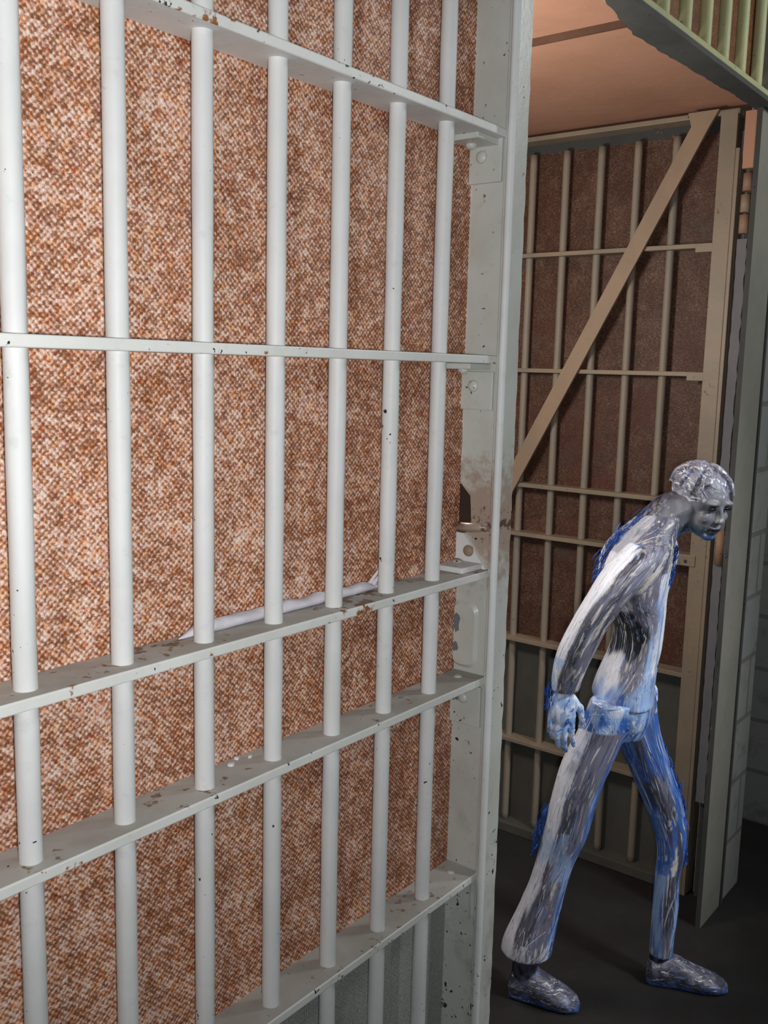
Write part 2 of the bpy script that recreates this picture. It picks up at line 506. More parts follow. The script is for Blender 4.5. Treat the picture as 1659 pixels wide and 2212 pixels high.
# clip angles riveting each rail to the post
CL = [(0.383, 0.312, -0.0135, -1), (-0.002, -0.068, -0.0135, -1), (-0.287, -0.347, 0.0, 1), (-0.564, -0.640, -0.0135, -1), (-0.936, -1.027, -0.0135, -1)]
for k, (zt, zb, dz, sgn) in enumerate(CL):
    bm = bmesh.new()
    y1 = 0.951
    if k == 2:       # corner of this one is cut away on a slant
        poly = [(XW - 0.008, 0.885, H + zb), (XW - 0.008, y1, H + zb), (XW - 0.008, y1, H + zt), (XW - 0.008, 0.933, H + zt - 0.001)]
        prism(bm, poly, (0.009, 0, 0))
    elif k == 4:
        poly = [(XW - 0.008, 0.893, H + zt), (XW - 0.008, y1, H + zt), (XW - 0.008, y1, H + zt - 0.012), (XW - 0.008, 0.892, H + zb + 0.012)]
        prism(bm, poly, (0.009, 0, 0))
    else:
        box(bm, XW - 0.008, XW + 0.001, 0.886, y1, H + zb, H + zt, 0.0016)
    rz = H + RZ[k] + dz
    z0, z1 = (rz - 0.010, rz - 0.0003) if sgn < 0 else (rz + 0.0003, rz + 0.010)
    if k != 4:
        box(bm, XW - (0.072 if k != 3 else 0.05), XW - 0.006, 0.892, 0.948, z0, z1, 0.0016)
    cl = obj('clip_angle', bm, WHITE if k == 2 else POSTP, front, FO)
    bm = bmesh.new()
    if k < 4:
        zc = H + (0.354, -0.027, -0.318, -0.590)[k]
        yc = (0.925, 0.925, 0.922, 0.922)[k]
        dome(bm, (XW - 0.008, yc, zc), (-1, 0, 0), 0.0105, 0.007)
        obj('rivet', bm, BRACE if k == 2 else POSTP, cl, FO)
        bm = bmesh.new()
    if sgn < 0:
        if k < 3:
            dome(bm, (XW - 0.035, 0.929, z0), (0, 0, -1), 0.010, 0.009)
        else:
            dome(bm, (XW - 0.037, 0.916, H + RZ[k]), (0, 0, 1), 0.008, 0.003)
    else:
        dome(bm, (XW - 0.025, 0.934, z1), (0, 0, 1), 0.011, 0.006)
    obj('rivet', bm, POSTP, cl, FO)
# burnt weld ridge under the notch
bm = bmesh.new(); rod(bm, 0, 0, -0.033, 0.033, 0.0075, 12, 0.004, 6)
bmesh.ops.rotate(bm, verts=bm.verts[:], cent=(0, 0, 0), matrix=Matrix.Rotation(math.radians(90 - 8), 3, 'X'))
bmesh.ops.translate(bm, verts=bm.verts[:], vec=(XW - 0.003, 0.918, H - 0.276))
obj('weld_bead', bm, POSTP, post, FO)
# embossed slot plate below the third rail
bm = bmesh.new()


def rrect(y0, y1, z0, z1, rad, n=7):
    out = []
    for cy, cz, a0 in ((y1 - rad, z1 - rad, 0), (y0 + rad, z1 - rad, 90), (y0 + rad, z0 + rad, 180), (y1 - rad, z0 + rad, 270)):
        for i in range(n):
            a = math.radians(a0 + 90 * i / (n - 1))
            out.append((cy + rad * math.cos(a), cz + rad * math.sin(a)))
    return out


o1 = rrect(0.900, 0.956, H - 0.535, H - 0.412, 0.020)
o2 = rrect(0.906, 0.952, H - 0.529, H - 0.418, 0.016)
ra = [bm.verts.new((XW - 0.0002, y, z)) for y, z in o1]
rb = [bm.verts.new((XW - 0.0055, y, z)) for y, z in o2]
for i in range(len(ra)):
    bm.faces.new((ra[i], ra[(i + 1) % len(ra)], rb[(i + 1) % len(rb)], rb[i]))
bm.faces.new(rb)
bm.faces.new(ra[::-1])
bmesh.ops.recalc_face_normals(bm, faces=bm.faces[:])
slot = obj('slot_cover', bm, POSTP, post, FO)


def chip_patch(name, cy, cz, rad, sx, sz, seed, xf, parent):
    """a flake-shaped patch where paint has come off, a hair proud of the steel"""
    rg = random.Random(seed)
    bm = bmesh.new()
    pl = []
    for i in range(16):
        a = 2 * math.pi * i / 16
        q = rad * rg.uniform(0.65, 1.1)
        pl.append((xf, cy + math.cos(a) * q * sx, cz + math.sin(a) * q * sz))
    prism(bm, pl, (-0.0006, 0, 0))
    return obj(name, bm, GREYCHIP, parent, FO)


chip_patch('bare_steel_patch', 0.9445, H - 0.453, 0.015, 0.65, 1.35, 1, XW - 0.0055, slot)
chip_patch('bare_steel_patch', 0.946, H - 0.499, 0.010, 0.9, 1.0, 2, XW - 0.0055, slot)
chip_patch('bare_steel_patch', 0.942, H - 0.585, 0.014, 0.85, 1.2, 5, XW - 0.0085, post)

# ------------------------------------------------------------------ what lies on the rails
bm = bmesh.new()
rings = []
nseg = 60
for i in range(nseg + 1):
    t = i / nseg
    x = 0.785 + 0.405 * t
    amp = min(1, t / 0.10 + 0.10) * (1 if t < 0.9 else max(0.35, 1 - (t - 0.9) * 6))
    hz = 0.0135 * amp * (1 + 0.22 * noise.noise(Vector((x * 30, 0, 0))))
    wy = 0.0125 * amp * (1 + 0.2 * noise.noise(Vector((x * 25, 5, 0))))
    ring = []
    for k in range(12):
        a = 2 * math.pi * k / 12
        q = 1 + 0.16 * noise.noise(Vector((x * 40, math.cos(a) * 1.5, math.sin(a) * 1.5)))
        ring.append(bm.verts.new((x, 0.9325 + wy * 0.9 * math.cos(a) * q, H - 0.3466 + max(0.0004, hz * (0.55 + 0.6 * math.sin(a)) * q))))
    rings.append(ring)
for a, b in zip(rings, rings[1:]):
    for k in range(12):
        bm.faces.new((a[k], a[(k + 1) % 12], b[(k + 1) % 12], b[k])).smooth = True
bm.faces.new(rings[0][::-1]); bm.faces.new(rings[-1])
# torn ends
for (x, z, dx, dz, wd) in ((1.185, 0.006, 0.030, 0.022, 0.006), (1.18, 0.010, 0.012, 0.017, 0.004), (1.188, 0.003, 0.045, 0.001, 0.005)):
    y = 0.933
    zb = H - 0.3465 + z
    vs = [bm.verts.new(p) for p in ((x - 0.012, y - wd, zb), (x - 0.012, y + wd, zb), (x + dx, y + 0.001, zb + dz), (x + dx, y - 0.002, zb + dz), (x - 0.01, y, zb + 0.005), (x + dx * 0.95, y, zb + dz + 0.003))]
    bm.faces.new((vs[0], vs[3], vs[2], vs[1])); bm.faces.new((vs[0], vs[4], vs[5], vs[3])); bm.faces.new((vs[1], vs[2], vs[5], vs[4])); bm.faces.new((vs[0], vs[1], vs[4])); bm.faces.new((vs[2], vs[3], vs[5]))
bmesh.ops.recalc_face_normals(bm, faces=bm.faces[:])
n = NT('pale_rag_cloth')
n.bump(n.noise(120, 4, 0.6), 0.4, 0.003)
RAG = n.out(n.mix(n.noise(60, 4, 0.6), (0.74, 0.72, 0.78), (0.62, 0.60, 0.66)), 0.85, 0.2)
tag(obj('rag_strip', bm, RAG), 'twisted strip of pale lavender rag lying along the third rail of the near cell front', 'rag')

for k, (x, y, sz, lab) in enumerate(((0.872, 0.930, 0.0048, 'leftmost and largest white paint flake on the fourth rail of the cell front'),
                                     (0.892, 0.939, 0.0038, 'middle white paint flake on the fourth rail, close against the wire cloth'),
                                     (0.908, 0.930, 0.0030, 'rightmost and smallest white paint flake on the fourth rail of the cell front'))):
    bm = bmesh.new()
    rg = random.Random(k)
    pl = [(x + math.cos(a * 0.9) * sz * rg.uniform(0.6, 1.2), y + math.sin(a * 0.9) * sz * rg.uniform(0.6, 1.2), H - 0.5415) for a in range(7)]
    prism(bm, pl, (0.0008, 0, 0.0035))
    tag(obj('paint_flake', bm, WHITE), lab, 'paint flake', 'white paint flakes on the fourth rail')

# ------------------------------------------------------------------ cell side partition (plane x = 2.97)
XB = 2.97
part = thing('barred_partition', 'cream and brown barred partition with a diagonal brace and wire cloth, standing beyond the doorway', 'jail bars', (XB, 1.5, 0))
PO = Vector(part.location)
YR, YL = 1.045, 2.35
bm = bmesh.new(); rod(bm, XB, 1.5, 0.03, 2.40, 0.0125, 18, 0.0006)
pb = obj('bar', bm, BLUEGREY, part, PO)
first = True
for k in range(9):
    y = 1.2165 + 0.1245 * k
    b = pb if first else pb.copy()
    if not first:
        COL.objects.link(b)
        b.parent = part
    first = False
    b.location = (0.020, y - 1.5, 0)
    b.rotation_euler = (0, 0, k * 1.7)
for z, th in ((0.388, 0.014), (0.004, 0.014), (-0.392, 0.015), (-0.566, 0.014), (-0.948, 0.015), (-1.325, 0.014)):
    bm = bmesh.new()
    box(bm, XB - 0.014, XB + 0.045, 1.035, YL, H + z - th / 2, H + z + th / 2, 0.0016)
    # the short gusset where the rail meets the post
    if z > -0.5:
        box(bm, XB - 0.016, XB - 0.001, 1.06, 1.125, H + z - 0.020, H + z + 0.006, 0.0015)
    obj('cross_rail', bm, CREAM, part, PO)
bm = bmesh.new(); box(bm, XB - 0.016, XB + 0.050, 1.02, YL, H + 0.757, H + 0.772, 0.002)
obj('top_rail', bm, CREAM, part, PO)
bm = bmesh.new(); box(bm, XB - 0.016, XB + 0.050, 1.02, YL, 0.001, 0.035, 0.002)
obj('bottom_rail', bm, PLATE, part, PO)
bm = bmesh.new(); box(bm, XB + 0.046, XB + 0.050, 1.03, YL, H - 0.95, H + 0.725)
obj('wire_cloth_panel', bm, WEAVE_B, part, PO)
bm = bmesh.new(); box(bm, XB + 0.046, XB + 0.052, 1.03, YL, 0.03, H - 0.9502)
obj('kick_plate', bm, PLATE, part, PO)
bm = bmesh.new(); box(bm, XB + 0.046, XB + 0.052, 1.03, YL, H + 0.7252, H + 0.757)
obj('rail_shadow_strip', bm, DARK_STEEL_SHADE, part, PO)  # dark strip painting in the shadow below the top rail
bm = bmesh.new()
box(bm, XB - 0.018, XB - 0.006, 1.024, 1.074, 0.0, H + 0.768, 0.0015)
fp = obj('corner_post', bm, CREAM, part, PO)
bm = bmesh.new(); box(bm, XB - 0.018, XB + 0.05, 1.012, 1.0235, 0.0, H + 0.66, 0.0015)
obj('post_leg', bm, CREAM, fp, PO)
# diagonal flat bar
bm = bmesh.new()
a = Vector((XB - 0.030, 1.118, H + 0.752))
b_ = Vector((XB - 0.030, 1.790, H - 0.505))
d = (b_ - a).normalized()
nrm = Vector((0, -d.z, d.y)) * 0.0255
prism(bm, [a + nrm, a - nrm, b_ - nrm, b_ + nrm], (0.010, 0, 0))
br_ = obj('diagonal_brace', bm, BRACE, part, PO)
bm = bmesh.new()
prism(bm, [(XB - 0.031, 1.076, H + 0.772), (XB - 0.031, 1.168, H + 0.772), (XB - 0.031, 1.158, H + 0.735), (XB - 0.031, 1.118, H + 0.700)], (0.012, 0, 0))
obj('gusset_plate', bm, BRACE, br_, PO)
# lock tab with a hole on the right, behind the person's chest
bm = bmesh.new(); box(bm, XB - 0.022, XB - 0.012, 1.055, 1.16, H - 0.592, H - 0.556, 0.002)
tab = obj('lock_tab', bm, CREAM, part, PO)
bm = bmesh.new(); dome(bm, (XB - 0.022, 1.085, H - 0.577), (-1, 0, 0), 0.006, 0.002)
obj('bolt_head', bm, DARK_STEEL_SHADE, tab, PO)

# ------------------------------------------------------------------ grille and beam over the doorway
tr = thing('transom_grille', 'short yellow-green barred grille over the doorway, top right corner', 'grille', (2.3, YB, H + 0.74))
TO = Vector(tr.location)
bm = bmesh.new(); rod(bm, 2.3, YB, H + 0.742, 2.86, 0.0150, 18, 0.0006)
tb = obj('bar', bm, TRANS, tr, TO)
for k, x in enumerate((2.100, 2.226, 2.350, 2.474, 2.600, 2.732, 1.975, 1.850, 1.725)):
    b = tb if k == 0 else tb.copy()
    if k:
        COL.objects.link(b)
        b.parent = tr
    b.location = (x - 2.3, 0, 0)
bm = bmesh.new(); box(bm, 1.50, 2.98, 0.879, 0.945, H + 0.738, H + 0.752, 0.002)
obj('bottom_rail', bm, TRANS, tr, TO)
bm = bmesh.new(); box(bm, 1.50, 2.98, 0.9485, 0.9525, H + 0.752, 2.86)
obj('wire_cloth_panel', bm, WEAVE_T, tr, TO)
# soffit plate with ragged inner edge
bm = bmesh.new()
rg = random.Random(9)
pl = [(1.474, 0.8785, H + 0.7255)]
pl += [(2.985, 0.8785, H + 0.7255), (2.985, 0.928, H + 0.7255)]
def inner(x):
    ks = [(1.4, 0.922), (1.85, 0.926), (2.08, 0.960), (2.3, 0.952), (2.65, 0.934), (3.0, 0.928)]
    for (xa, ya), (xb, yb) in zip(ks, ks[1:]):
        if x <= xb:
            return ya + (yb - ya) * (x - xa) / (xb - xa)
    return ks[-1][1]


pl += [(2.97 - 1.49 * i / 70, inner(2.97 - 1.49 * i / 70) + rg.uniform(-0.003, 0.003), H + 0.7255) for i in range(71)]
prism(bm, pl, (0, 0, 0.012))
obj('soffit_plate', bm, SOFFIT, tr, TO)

# ------------------------------------------------------------------ door jamb
jb = thing('door_jamb', 'tall grey-green steel door jamb on the right edge of the doorway', 'door jamb', (2.89, 0.92, 0))
JO = Vector(jb.location)
bm = bmesh.new()
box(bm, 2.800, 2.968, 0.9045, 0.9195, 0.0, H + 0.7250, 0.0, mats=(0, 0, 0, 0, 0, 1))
obj('face_plate', bm, [JAMB, DARK_STEEL_SHADE], jb, JO)
bm = bmesh.new(); box(bm, 2.974, 2.986, 0.90, 0.99, 0.0, H + 0.7250, 0.001)
obj('side_plate', bm, DARK_STEEL_SHADE, jb, JO)
bm = bmesh.new(); box(bm, 2.80, 2.986, 0.895, 0.93, H + 0.7390, 2.9, 0.002)
obj('upper_plate', bm, JAMB, jb, JO)


def ragged_strip(name, y0, y1, z0, z1, mat, seed, amp, x0=2.955, x1=2.968):
    rg = random.Random(seed)
    bm = bmesh.new()
    n = max(4, int((z1 - z0) / 0.022))
    L = [(x0, y0 + rg.uniform(-amp, amp) * 0.9, z0 + (z1 - z0) * i / n) for i in range(n + 1)]
    R_ = [(x0, y1 + rg.uniform(-amp, amp) * 0.4, z0 + (z1 - z0) * i / n) for i in range(n, -1, -1)]
    prism(bm, L + R_, (x1 - x0, 0, 0))
    return obj(name, bm, mat, jb, JO)


ragged_strip('plaster_strip', 0.972, 1.000, 0.33, H + 0.40, LAVENDER, 3, 0.0030)
s2 = ragged_strip('salmon_paint_strip', 0.966, 1.003, H + 0.60, H + 0.760, CEIL, 8, 0.0025)
for z0, z1, mt, y1 in ((0.535, 0.585, PINK, 0.995), (0.475, 0.525, BRACE, 1.000), (0.415, 0.468, PINK, 1.000)):
    bm = bmesh.new()
    rod(bm, 2.958, (0.970 + y1) / 2, H + z0, H + z1, 0.0145, 16)
    obj('hinge_knuckle', bm, mt, jb, JO)
bm = bmesh.new(); rod(bm, 2.958, 0.985, H - 0.575, H - 0.47, 0.0135, 16)
obj('hinge_knuckle', bm, PINK, jb, JO)

# ------------------------------------------------------------------ the person stepping out of the cell
PR = thing('person', 'hunched person streaked with white, grey and blue paint, striding out of the doorway', 'person', (2.34492, 0.95777, 0))
PR.rotation_euler = (0, 0, math.atan2(-0.79026346, 0.61276722))     # local x = walking direction, y = away from the corridor

NEAR_LEG = [(-0.085, -0.075, 0.860, 0.060), (-0.112, -0.075, 0.778, 0.060), (-0.147, -0.075, 0.691, 0.062), (-0.170, -0.070, 0.601, 0.059), (-0.188, -0.060, 0.493, 0.057),
            (-0.206, -0.055, 0.426, 0.050), (-0.225, -0.050, 0.345, 0.0495), (-0.245, -0.040, 0.260, 0.0565), (-0.264, -0.035, 0.185, 0.066), (-0.270, -0.030, 0.142, 0.068)]
FAR_LEG = [(-0.005, 0.070, 0.850, 0.062), (0.015, 0.070, 0.738, 0.0625), (0.050, 0.070, 0.647, 0.0595), (0.095, 0.070, 0.542, 0.055), (0.123, 0.065, 0.452, 0.0445),
           (0.130, 0.060, 0.387, 0.038), (0.124, 0.060, 0.319, 0.0335), (0.125, 0.060, 0.223, 0.035), (0.122, 0.060, 0.140, 0.033), (0.122, 0.060, 0.082, 0.0325)]
TORSO = [(-0.050, 0, 0.760, 0.060, 0.105), (-0.048, 0, 0.815, 0.0695, 0.125), (-0.044, 0, 0.877, 0.0665, 0.120), (-0.031, 0, 0.940, 0.057, 0.108), (-0.021, 0, 1.002, 0.051, 0.103), (-0.023, 0, 1.064, 0.057, 0.112),
         (-0.040, 0, 1.125, 0.076, 0.130), (-0.040, 0, 1.185, 0.083, 0.142), (-0.026, 0, 1.246, 0.074, 0.135), (0.000, -0.002, 1.294, 0.058, 0.095), (0.026, -0.005, 1.332, 0.046, 0.060)]
NEAR_ARM = [(-0.040, -0.105, 1.270, 0.040), (-0.056, -0.130, 1.250, 0.052), (-0.099, -0.155, 1.205, 0.0555), (-0.146, -0.168, 1.138, 0.0485), (-0.180, -0.168, 1.080, 0.0445), (-0.204, -0.160, 1.019, 0.0435), (-0.218, -0.148, 0.963, 0.0385), (-0.225, -0.138, 0.905, 0.031)]
FAR_ARM = [(0.055, 0.105, 1.255, 0.038), (0.072, 0.135, 1.205, 0.041), (0.064, 0.155, 1.091, 0.0345), (0.060, 0.150, 1.001, 0.034), (0.053, 0.135, 0.927, 0.031), (0.038, 0.120, 0.865, 0.025)]


def cat(rows, n=5):
    out = []
    m = len(rows)
    for i in range(m - 1):
        p0, p1, p2, p3 = rows[max(0, i - 1)], rows[i], rows[i + 1], rows[min(m - 1, i + 2)]
        for j in range(n):
            t = j / n
            out.append(tuple(0.5 * (2 * b + (c - a) * t + (2 * a - 5 * b + 4 * c - d_) * t * t + (3 * b - a - 3 * c + d_) * t ** 3) for a, b, c, d_ in zip(p0, p1, p2, p3)))
    out.append(rows[-1])
    return out


def loft(bm, rows, k=1.0, grow=0.0, scale=1.0, seg=22, z_to=None):
    rings = []
    for q in cat(rows):
        x, y, z, rx = q[:4]
        ry = q[4] if len(q) > 4 else rx * k
        if z_to is not None and z < z_to:
            continue
        rx = rx * scale + grow
        ry = ry * scale + grow
        rings.append([bm.verts.new((x + rx * math.cos(2 * math.pi * i / seg), y + ry * math.sin(2 * math.pi * i / seg), z)) for i in range(seg)])
    for a, b in zip(rings, rings[1:]):
        for i in range(seg):
            bm.faces.new((a[i], b[i], b[(i + 1) % seg], a[(i + 1) % seg]))
    bm.faces.new(rings[0])
    bm.faces.new(rings[-1][::-1])


def ell(bm, M, c, rad, seg=18, rings=12):
    g = bmesh.ops.create_uvsphere(bm, u_segments=seg, v_segments=rings, radius=1.0)
    for v in g['verts']:
        v.co = M @ (Vector(c) + Vector((v.co.x * rad[0], v.co.y * rad[1], v.co.z * rad[2])))


def chain(bm, pts, rads, seg=10, M=None):
    """rounded tapering chain through 3-D points"""
    M = M or Matrix()
    pts = [M @ Vector(p) for p in pts]
    for p, q in zip(pts, rads):
        g = bmesh.ops.create_icosphere(bm, subdivisions=2, radius=q)
        bmesh.ops.translate(bm, verts=g['verts'], vec=p)
    for a, b, ra, rb in zip(pts, pts[1:], rads, rads[1:]):
        qd = (b - a).to_track_quat('Z', 'Y')
        A = [bm.verts.new(a + qd @ Vector((ra * math.cos(2 * math.pi * i / seg), ra * math.sin(2 * math.pi * i / seg), 0))) for i in range(seg)]
        B = [bm.verts.new(b + qd @ Vector((rb * math.cos(2 * math.pi * i / seg), rb * math.sin(2 * math.pi * i / seg), 0))) for i in range(seg)]
        for i in range(seg):
            bm.faces.new((A[i], A[(i + 1) % seg], B[(i + 1) % seg], B[i]))
        bm.faces.new(A[::-1]); bm.faces.new(B)


def fuse(bm, voxel, smooth=4):
    """one continuous skin over everything in bm"""
    me = bpy.data.meshes.new('tmp')
    bmesh.ops.recalc_face_normals(bm, faces=bm.faces[:])
    bm.to_mesh(me)
    bm.free()
    o = bpy.data.objects.new('tmp', me)
    COL.objects.link(o)
    md = o.modifiers.new('r', 'REMESH')
    md.mode = 'VOXEL'
    md.voxel_size = voxel
    md.use_smooth_shade = True
    if smooth:
        sm = o.modifiers.new('s', 'SMOOTH')
        sm.iterations = smooth
        sm.factor = 0.5
    dg = bpy.context.evaluated_depsgraph_get()
    out = bpy.data.meshes.new_from_object(o.evaluated_get(dg))
    bpy.data.objects.remove(o)
    for p in out.polygons:
        p.use_smooth = True
    return out


# palette of the paint itself (linear)
P_WHITE, P_CREAM = (0.80, 0.84, 0.96), (0.80, 0.74, 0.68)
P_LAV, P_SLATE, P_DARK = (0.21, 0.205, 0.275), (0.075, 0.078, 0.112), (0.018, 0.020, 0.028)
P_LBLUE, P_BLUE, P_DBLUE = (0.36, 0.53, 0.86), (0.045, 0.15, 0.52), (0.012, 0.040, 0.20)
P_TEAL, P_GREY = (0.05, 0.10, 0.12), (0.20, 0.205, 0.225)


def lerp(a, b, t):
    t = max(0.0, min(1.0, t))
    return tuple(p + (q - p) * t for p, q in zip(a, b))


def ss(v, lo, hi):
    t = max(0.0, min(1.0, (v - lo) / (hi - lo)))
    return t * t * (3 - 2 * t)


def row_at(rows, z):
    """centre x, y, half width and lean of a limb at height z"""
    R2 = sorted(rows, key=lambda q: q[2])
    if z <= R2[0][2]:
        return R2[0][0], R2[0][1], R2[0][3], 0.0
    for a, b in zip(R2, R2[1:]):
        if z <= b[2]:
            t = (z - a[2]) / (b[2] - a[2])
            return a[0] + (b[0] - a[0]) * t, a[1] + (b[1] - a[1]) * t, a[3] + (b[3] - a[3]) * t, (b[0] - a[0]) / (b[2] - a[2])
    return R2[-1][0], R2[-1][1], R2[-1][3], 0.0


def limb_of(co, part):
    if part == 'trousers':
        if co.z > 0.79:
            return 'hip', TORSO
        a, b = row_at(NEAR_LEG, co.z), row_at(FAR_LEG, co.z)
        da = math.hypot((co.x - a[0]), (co.y - a[1])) - a[2]
        db = math.hypot((co.x - b[0]), (co.y - b[1])) - b[2]
        return ('near_leg', NEAR_LEG) if da < db else ('far_leg', FAR_LEG)
    best = None
    for nm, rows, lo in (('torso', TORSO, 0.7), ('near_arm', NEAR_ARM, 0.90), ('far_arm', FAR_ARM, 0.86)):
        if nm != 'torso' and not (lo - 0.15 <= co.z <= 1.27):
            continue
        c = row_at(rows, co.z)
        dd = math.hypot(co.x - c[0], co.y - c[1]) - (c[2] if nm != 'torso' else 0.10)
        if best is None or dd < best[0]:
            best = (dd, nm, rows)
    return best[1], best[2]


def nz3(a, b, c, o=0.0):
    return noise.noise(Vector((a + o, b - o * 0.7, c + o * 1.3)))


def paint_at(co, part):
    """colour of the brushed paint at a point of the figure: streaks run along each limb"""
    nm, rows = limb_of(co, part)
    cx, cy, rx, lean = row_at(rows, co.z)
    s = (co.x - cx) / max(rx, 0.01)
    a = (co.x - cx)
    n1 = nz3(a * 55, co.y * 40, co.z * 6)
    n2 = nz3(a * 120, co.y * 90, co.z * 12, 7)
    n3 = nz3(a * 30, co.y * 30, co.z * 10, 19)
    st = 0.65 * n1 + 0.35 * n2
    if nm == 'near_leg':
        c = lerp(P_LAV, P_SLATE, ss(st, -0.05, 0.35) * 0.7)
        c = lerp(c, P_CREAM, ss(n2 + 0.5 * n3, 0.42, 0.62) * 0.7)
        c = lerp(c, lerp(P_BLUE, P_LBLUE, ss(st, -0.1, 0.35)), ss(s + 0.45 * n1, 0.42, 0.72))
        c = lerp(c, P_DARK, ss(-s + 0.5 * st, 0.25, 0.42) * 0.45)
        c = lerp(c, P_WHITE, ss(-s + 0.40 * st, 0.56, 0.68))
        if co.z < 0.19:
            c = lerp(c, P_WHITE, ss(n1 + 0.8 * n2 + (0.19 - co.z) * 9, 0.15, 0.45) * 0.9)
        if 0.38 < co.z < 0.52:
            c = lerp(c, P_LBLUE, ss(n3 + 0.3 * n1, 0.0, 0.3) * 0.6)
    elif nm == 'far_leg':
        c = lerp(P_SLATE, P_LAV, ss(st, -0.05, 0.35))
        c = lerp(c, P_DARK, ss(n3, 0.1, 0.45) * 0.6)
        c = lerp(c, lerp(P_BLUE, P_LBLUE, ss(st, -0.05, 0.4)), ss(abs(s) + 0.5 * n1, 0.40, 0.72))
        if 0.33 < co.z < 0.50:
            c = lerp(c, P_BLUE, ss(n1 + 0.35, 0.0, 0.4) * 0.7)
            c = lerp(c, P_CREAM, ss(n2 + 0.4 * n3 - abs(s - 0.1), 0.12, 0.3))
        if co.z > 0.60:
            c = lerp(c, P_BLUE, ss(n3 + 0.25, 0.0, 0.4) * 0.75)
    elif nm == 'hip':
        w1 = nz3(co.x * 28, co.y * 28, co.z * 22, 3)
        c = lerp(P_LBLUE, P_BLUE, ss(w1 + 0.5 * n1, -0.15, 0.30))
        c = lerp(c, P_LAV, ss(n3, 0.05, 0.4) * 0.6)
        c = lerp(c, P_WHITE, ss(w1 * -1 + 0.5 * n2, 0.28, 0.5) * 0.8)
    elif nm == 'torso':
        c = lerp(P_LAV, P_SLATE, ss(st, -0.1, 0.30) * 0.9)
        c = lerp(c, P_CREAM, ss(n2 + 0.6 * n3, 0.34, 0.58) * 0.75)
        c = lerp(c, P_WHITE, ss(-s + 0.4 * st, 0.60, 0.76))
        if co.z < 1.20:
            c = lerp(c, lerp(P_LBLUE, P_WHITE, ss(st, 0.0, 0.3)), ss(s + 0.45 * n1 + (1.08 - co.z) * 1.6, 0.20, 0.50))
        if co.z < 0.95:
            c = lerp(c, lerp(P_LBLUE, P_BLUE, ss(n1, -0.1, 0.3)), ss(0.97 - co.z + 0.09 * n3, 0.03, 0.09) * 0.8)
        if co.z > 1.24:
            c = lerp(c, P_SLATE, 0.55)
        k = 1.0 - abs(co.z - 1.035 + 0.03 * n3) / 0.085 - max(0.0, s + 0.40 - 0.3 * n1) * 1.6
        c = lerp(c, P_DARK, ss(k, 0.1, 0.35))
    elif nm == 'near_arm':
        c = lerp(P_LAV, P_SLATE, ss(st, -0.05, 0.30))
        c = lerp(c, P_CREAM, ss(n2 + 0.6 * n3 + 0.25 * s, 0.36, 0.60) * 0.8)
        c = lerp(c, P_DARK, ss(-s + 0.4 * st, 0.20, 0.38) * 0.55)
        c = lerp(c, P_WHITE, ss(-s + 0.35 * st, 0.60, 0.72))
        if co.z < 1.0:
            c = lerp(c, P_LBLUE, ss(-s + 0.5 * n1, 0.62, 0.8) * 0.7)
    else:
        c = lerp(P_LBLUE, P_LAV, ss(st, -0.1, 0.3) * 0.6)
        c = lerp(c, P_WHITE, ss(s + 0.5 * st, 0.35, 0.6))
        c = lerp(c, P_BLUE, ss(n3, 0.2, 0.5) * 0.6)
    return c


def skin_at(co, part):
    n1 = nz3(co.x * 60, co.y * 60, co.z * 45)
    n2 = nz3(co.x * 140, co.y * 140, co.z * 90, 5)
    if co.z > 1.24:                                            # head and neck
        c = lerp((0.15, 0.155, 0.175), (0.21, 0.205, 0.245), ss(n1, -0.2, 0.3))
        q = HI @ co
        c = lerp(c, P_TEAL, ss(-q.z + 0.03 * n1, 0.045, 0.080) * 0.85)
        c = lerp(c, P_BLUE, ss(-q.z + 0.02 * n1, 0.083, 0.095) * 0.8)
        c = lerp(c, P_SLATE, ss(-q.x, 0.0, 0.03) * 0.9)
        if q.x < -0.03 and q.z < 0.03:
            return lerp(lerp(P_DARK, P_SLATE, ss(n1, -0.2, 0.2)), P_LAV, ss(n2, 0.1, 0.4) * 0.7)
        c = lerp(c, P_TEAL, ss(q.y, 0.03, 0.055) * 0.6)
        if abs(q.z + 0.060) < 0.006 and abs(q.y) < 0.022 and q.x > 0.05:
            c = P_DARK
        if abs(q.z - 0.003) < 0.012 and 0.014 < abs(q.y) < 0.048 and q.x > 0.04:
            c = lerp(c, P_SLATE, 0.7)
        return lerp(c, P_WHITE, ss(n2 + 0.3 * n1, 0.52, 0.62) * 0.5)
    if co.z < 0.72:
        return lerp(P_SLATE, P_DARK, ss(n1, -0.1, 0.3))
    c = lerp(P_LBLUE, P_WHITE, ss(n1 + 0.4 * n2, -0.1, 0.25))
    c = lerp(c, P_BLUE, ss(n2 - 0.5 * n1, 0.28, 0.5))
    return lerp(c, P_LAV, ss(nz3(co.x * 40, co.y * 40, co.z * 30, 11), 0.1, 0.4) * 0.6)


def hair_at(co, part):
    q = HI @ co
    n1 = nz3(q.x * 25, q.y * 110, q.z * 90)
    n2 = nz3(q.x * 45, q.y * 200, q.z * 160, 4)
    c = lerp(P_LAV, P_SLATE, ss(n1, -0.05, 0.3))
    c = lerp(c, P_GREY, ss(n2, 0.0, 0.3))
    return lerp(c, P_WHITE, ss(n1 + 0.7 * n2, 0.30, 0.55))


def shoe_at(co, part):
    n1 = nz3(co.x * 45, co.y * 45, co.z * 70)
    n2 = nz3(co.x * 110, co.y * 110, co.z * 150, 5)
    c = lerp(P_SLATE, (0.13, 0.13, 0.17), ss(n1, -0.1, 0.3))
    c = lerp(c, P_BLUE, ss(0.028 - co.z + 0.02 * n1, 0.0, 0.02) * 0.8)
    return lerp(c, P_LAV, ss(n2 + 0.5 * n1, 0.28, 0.5))


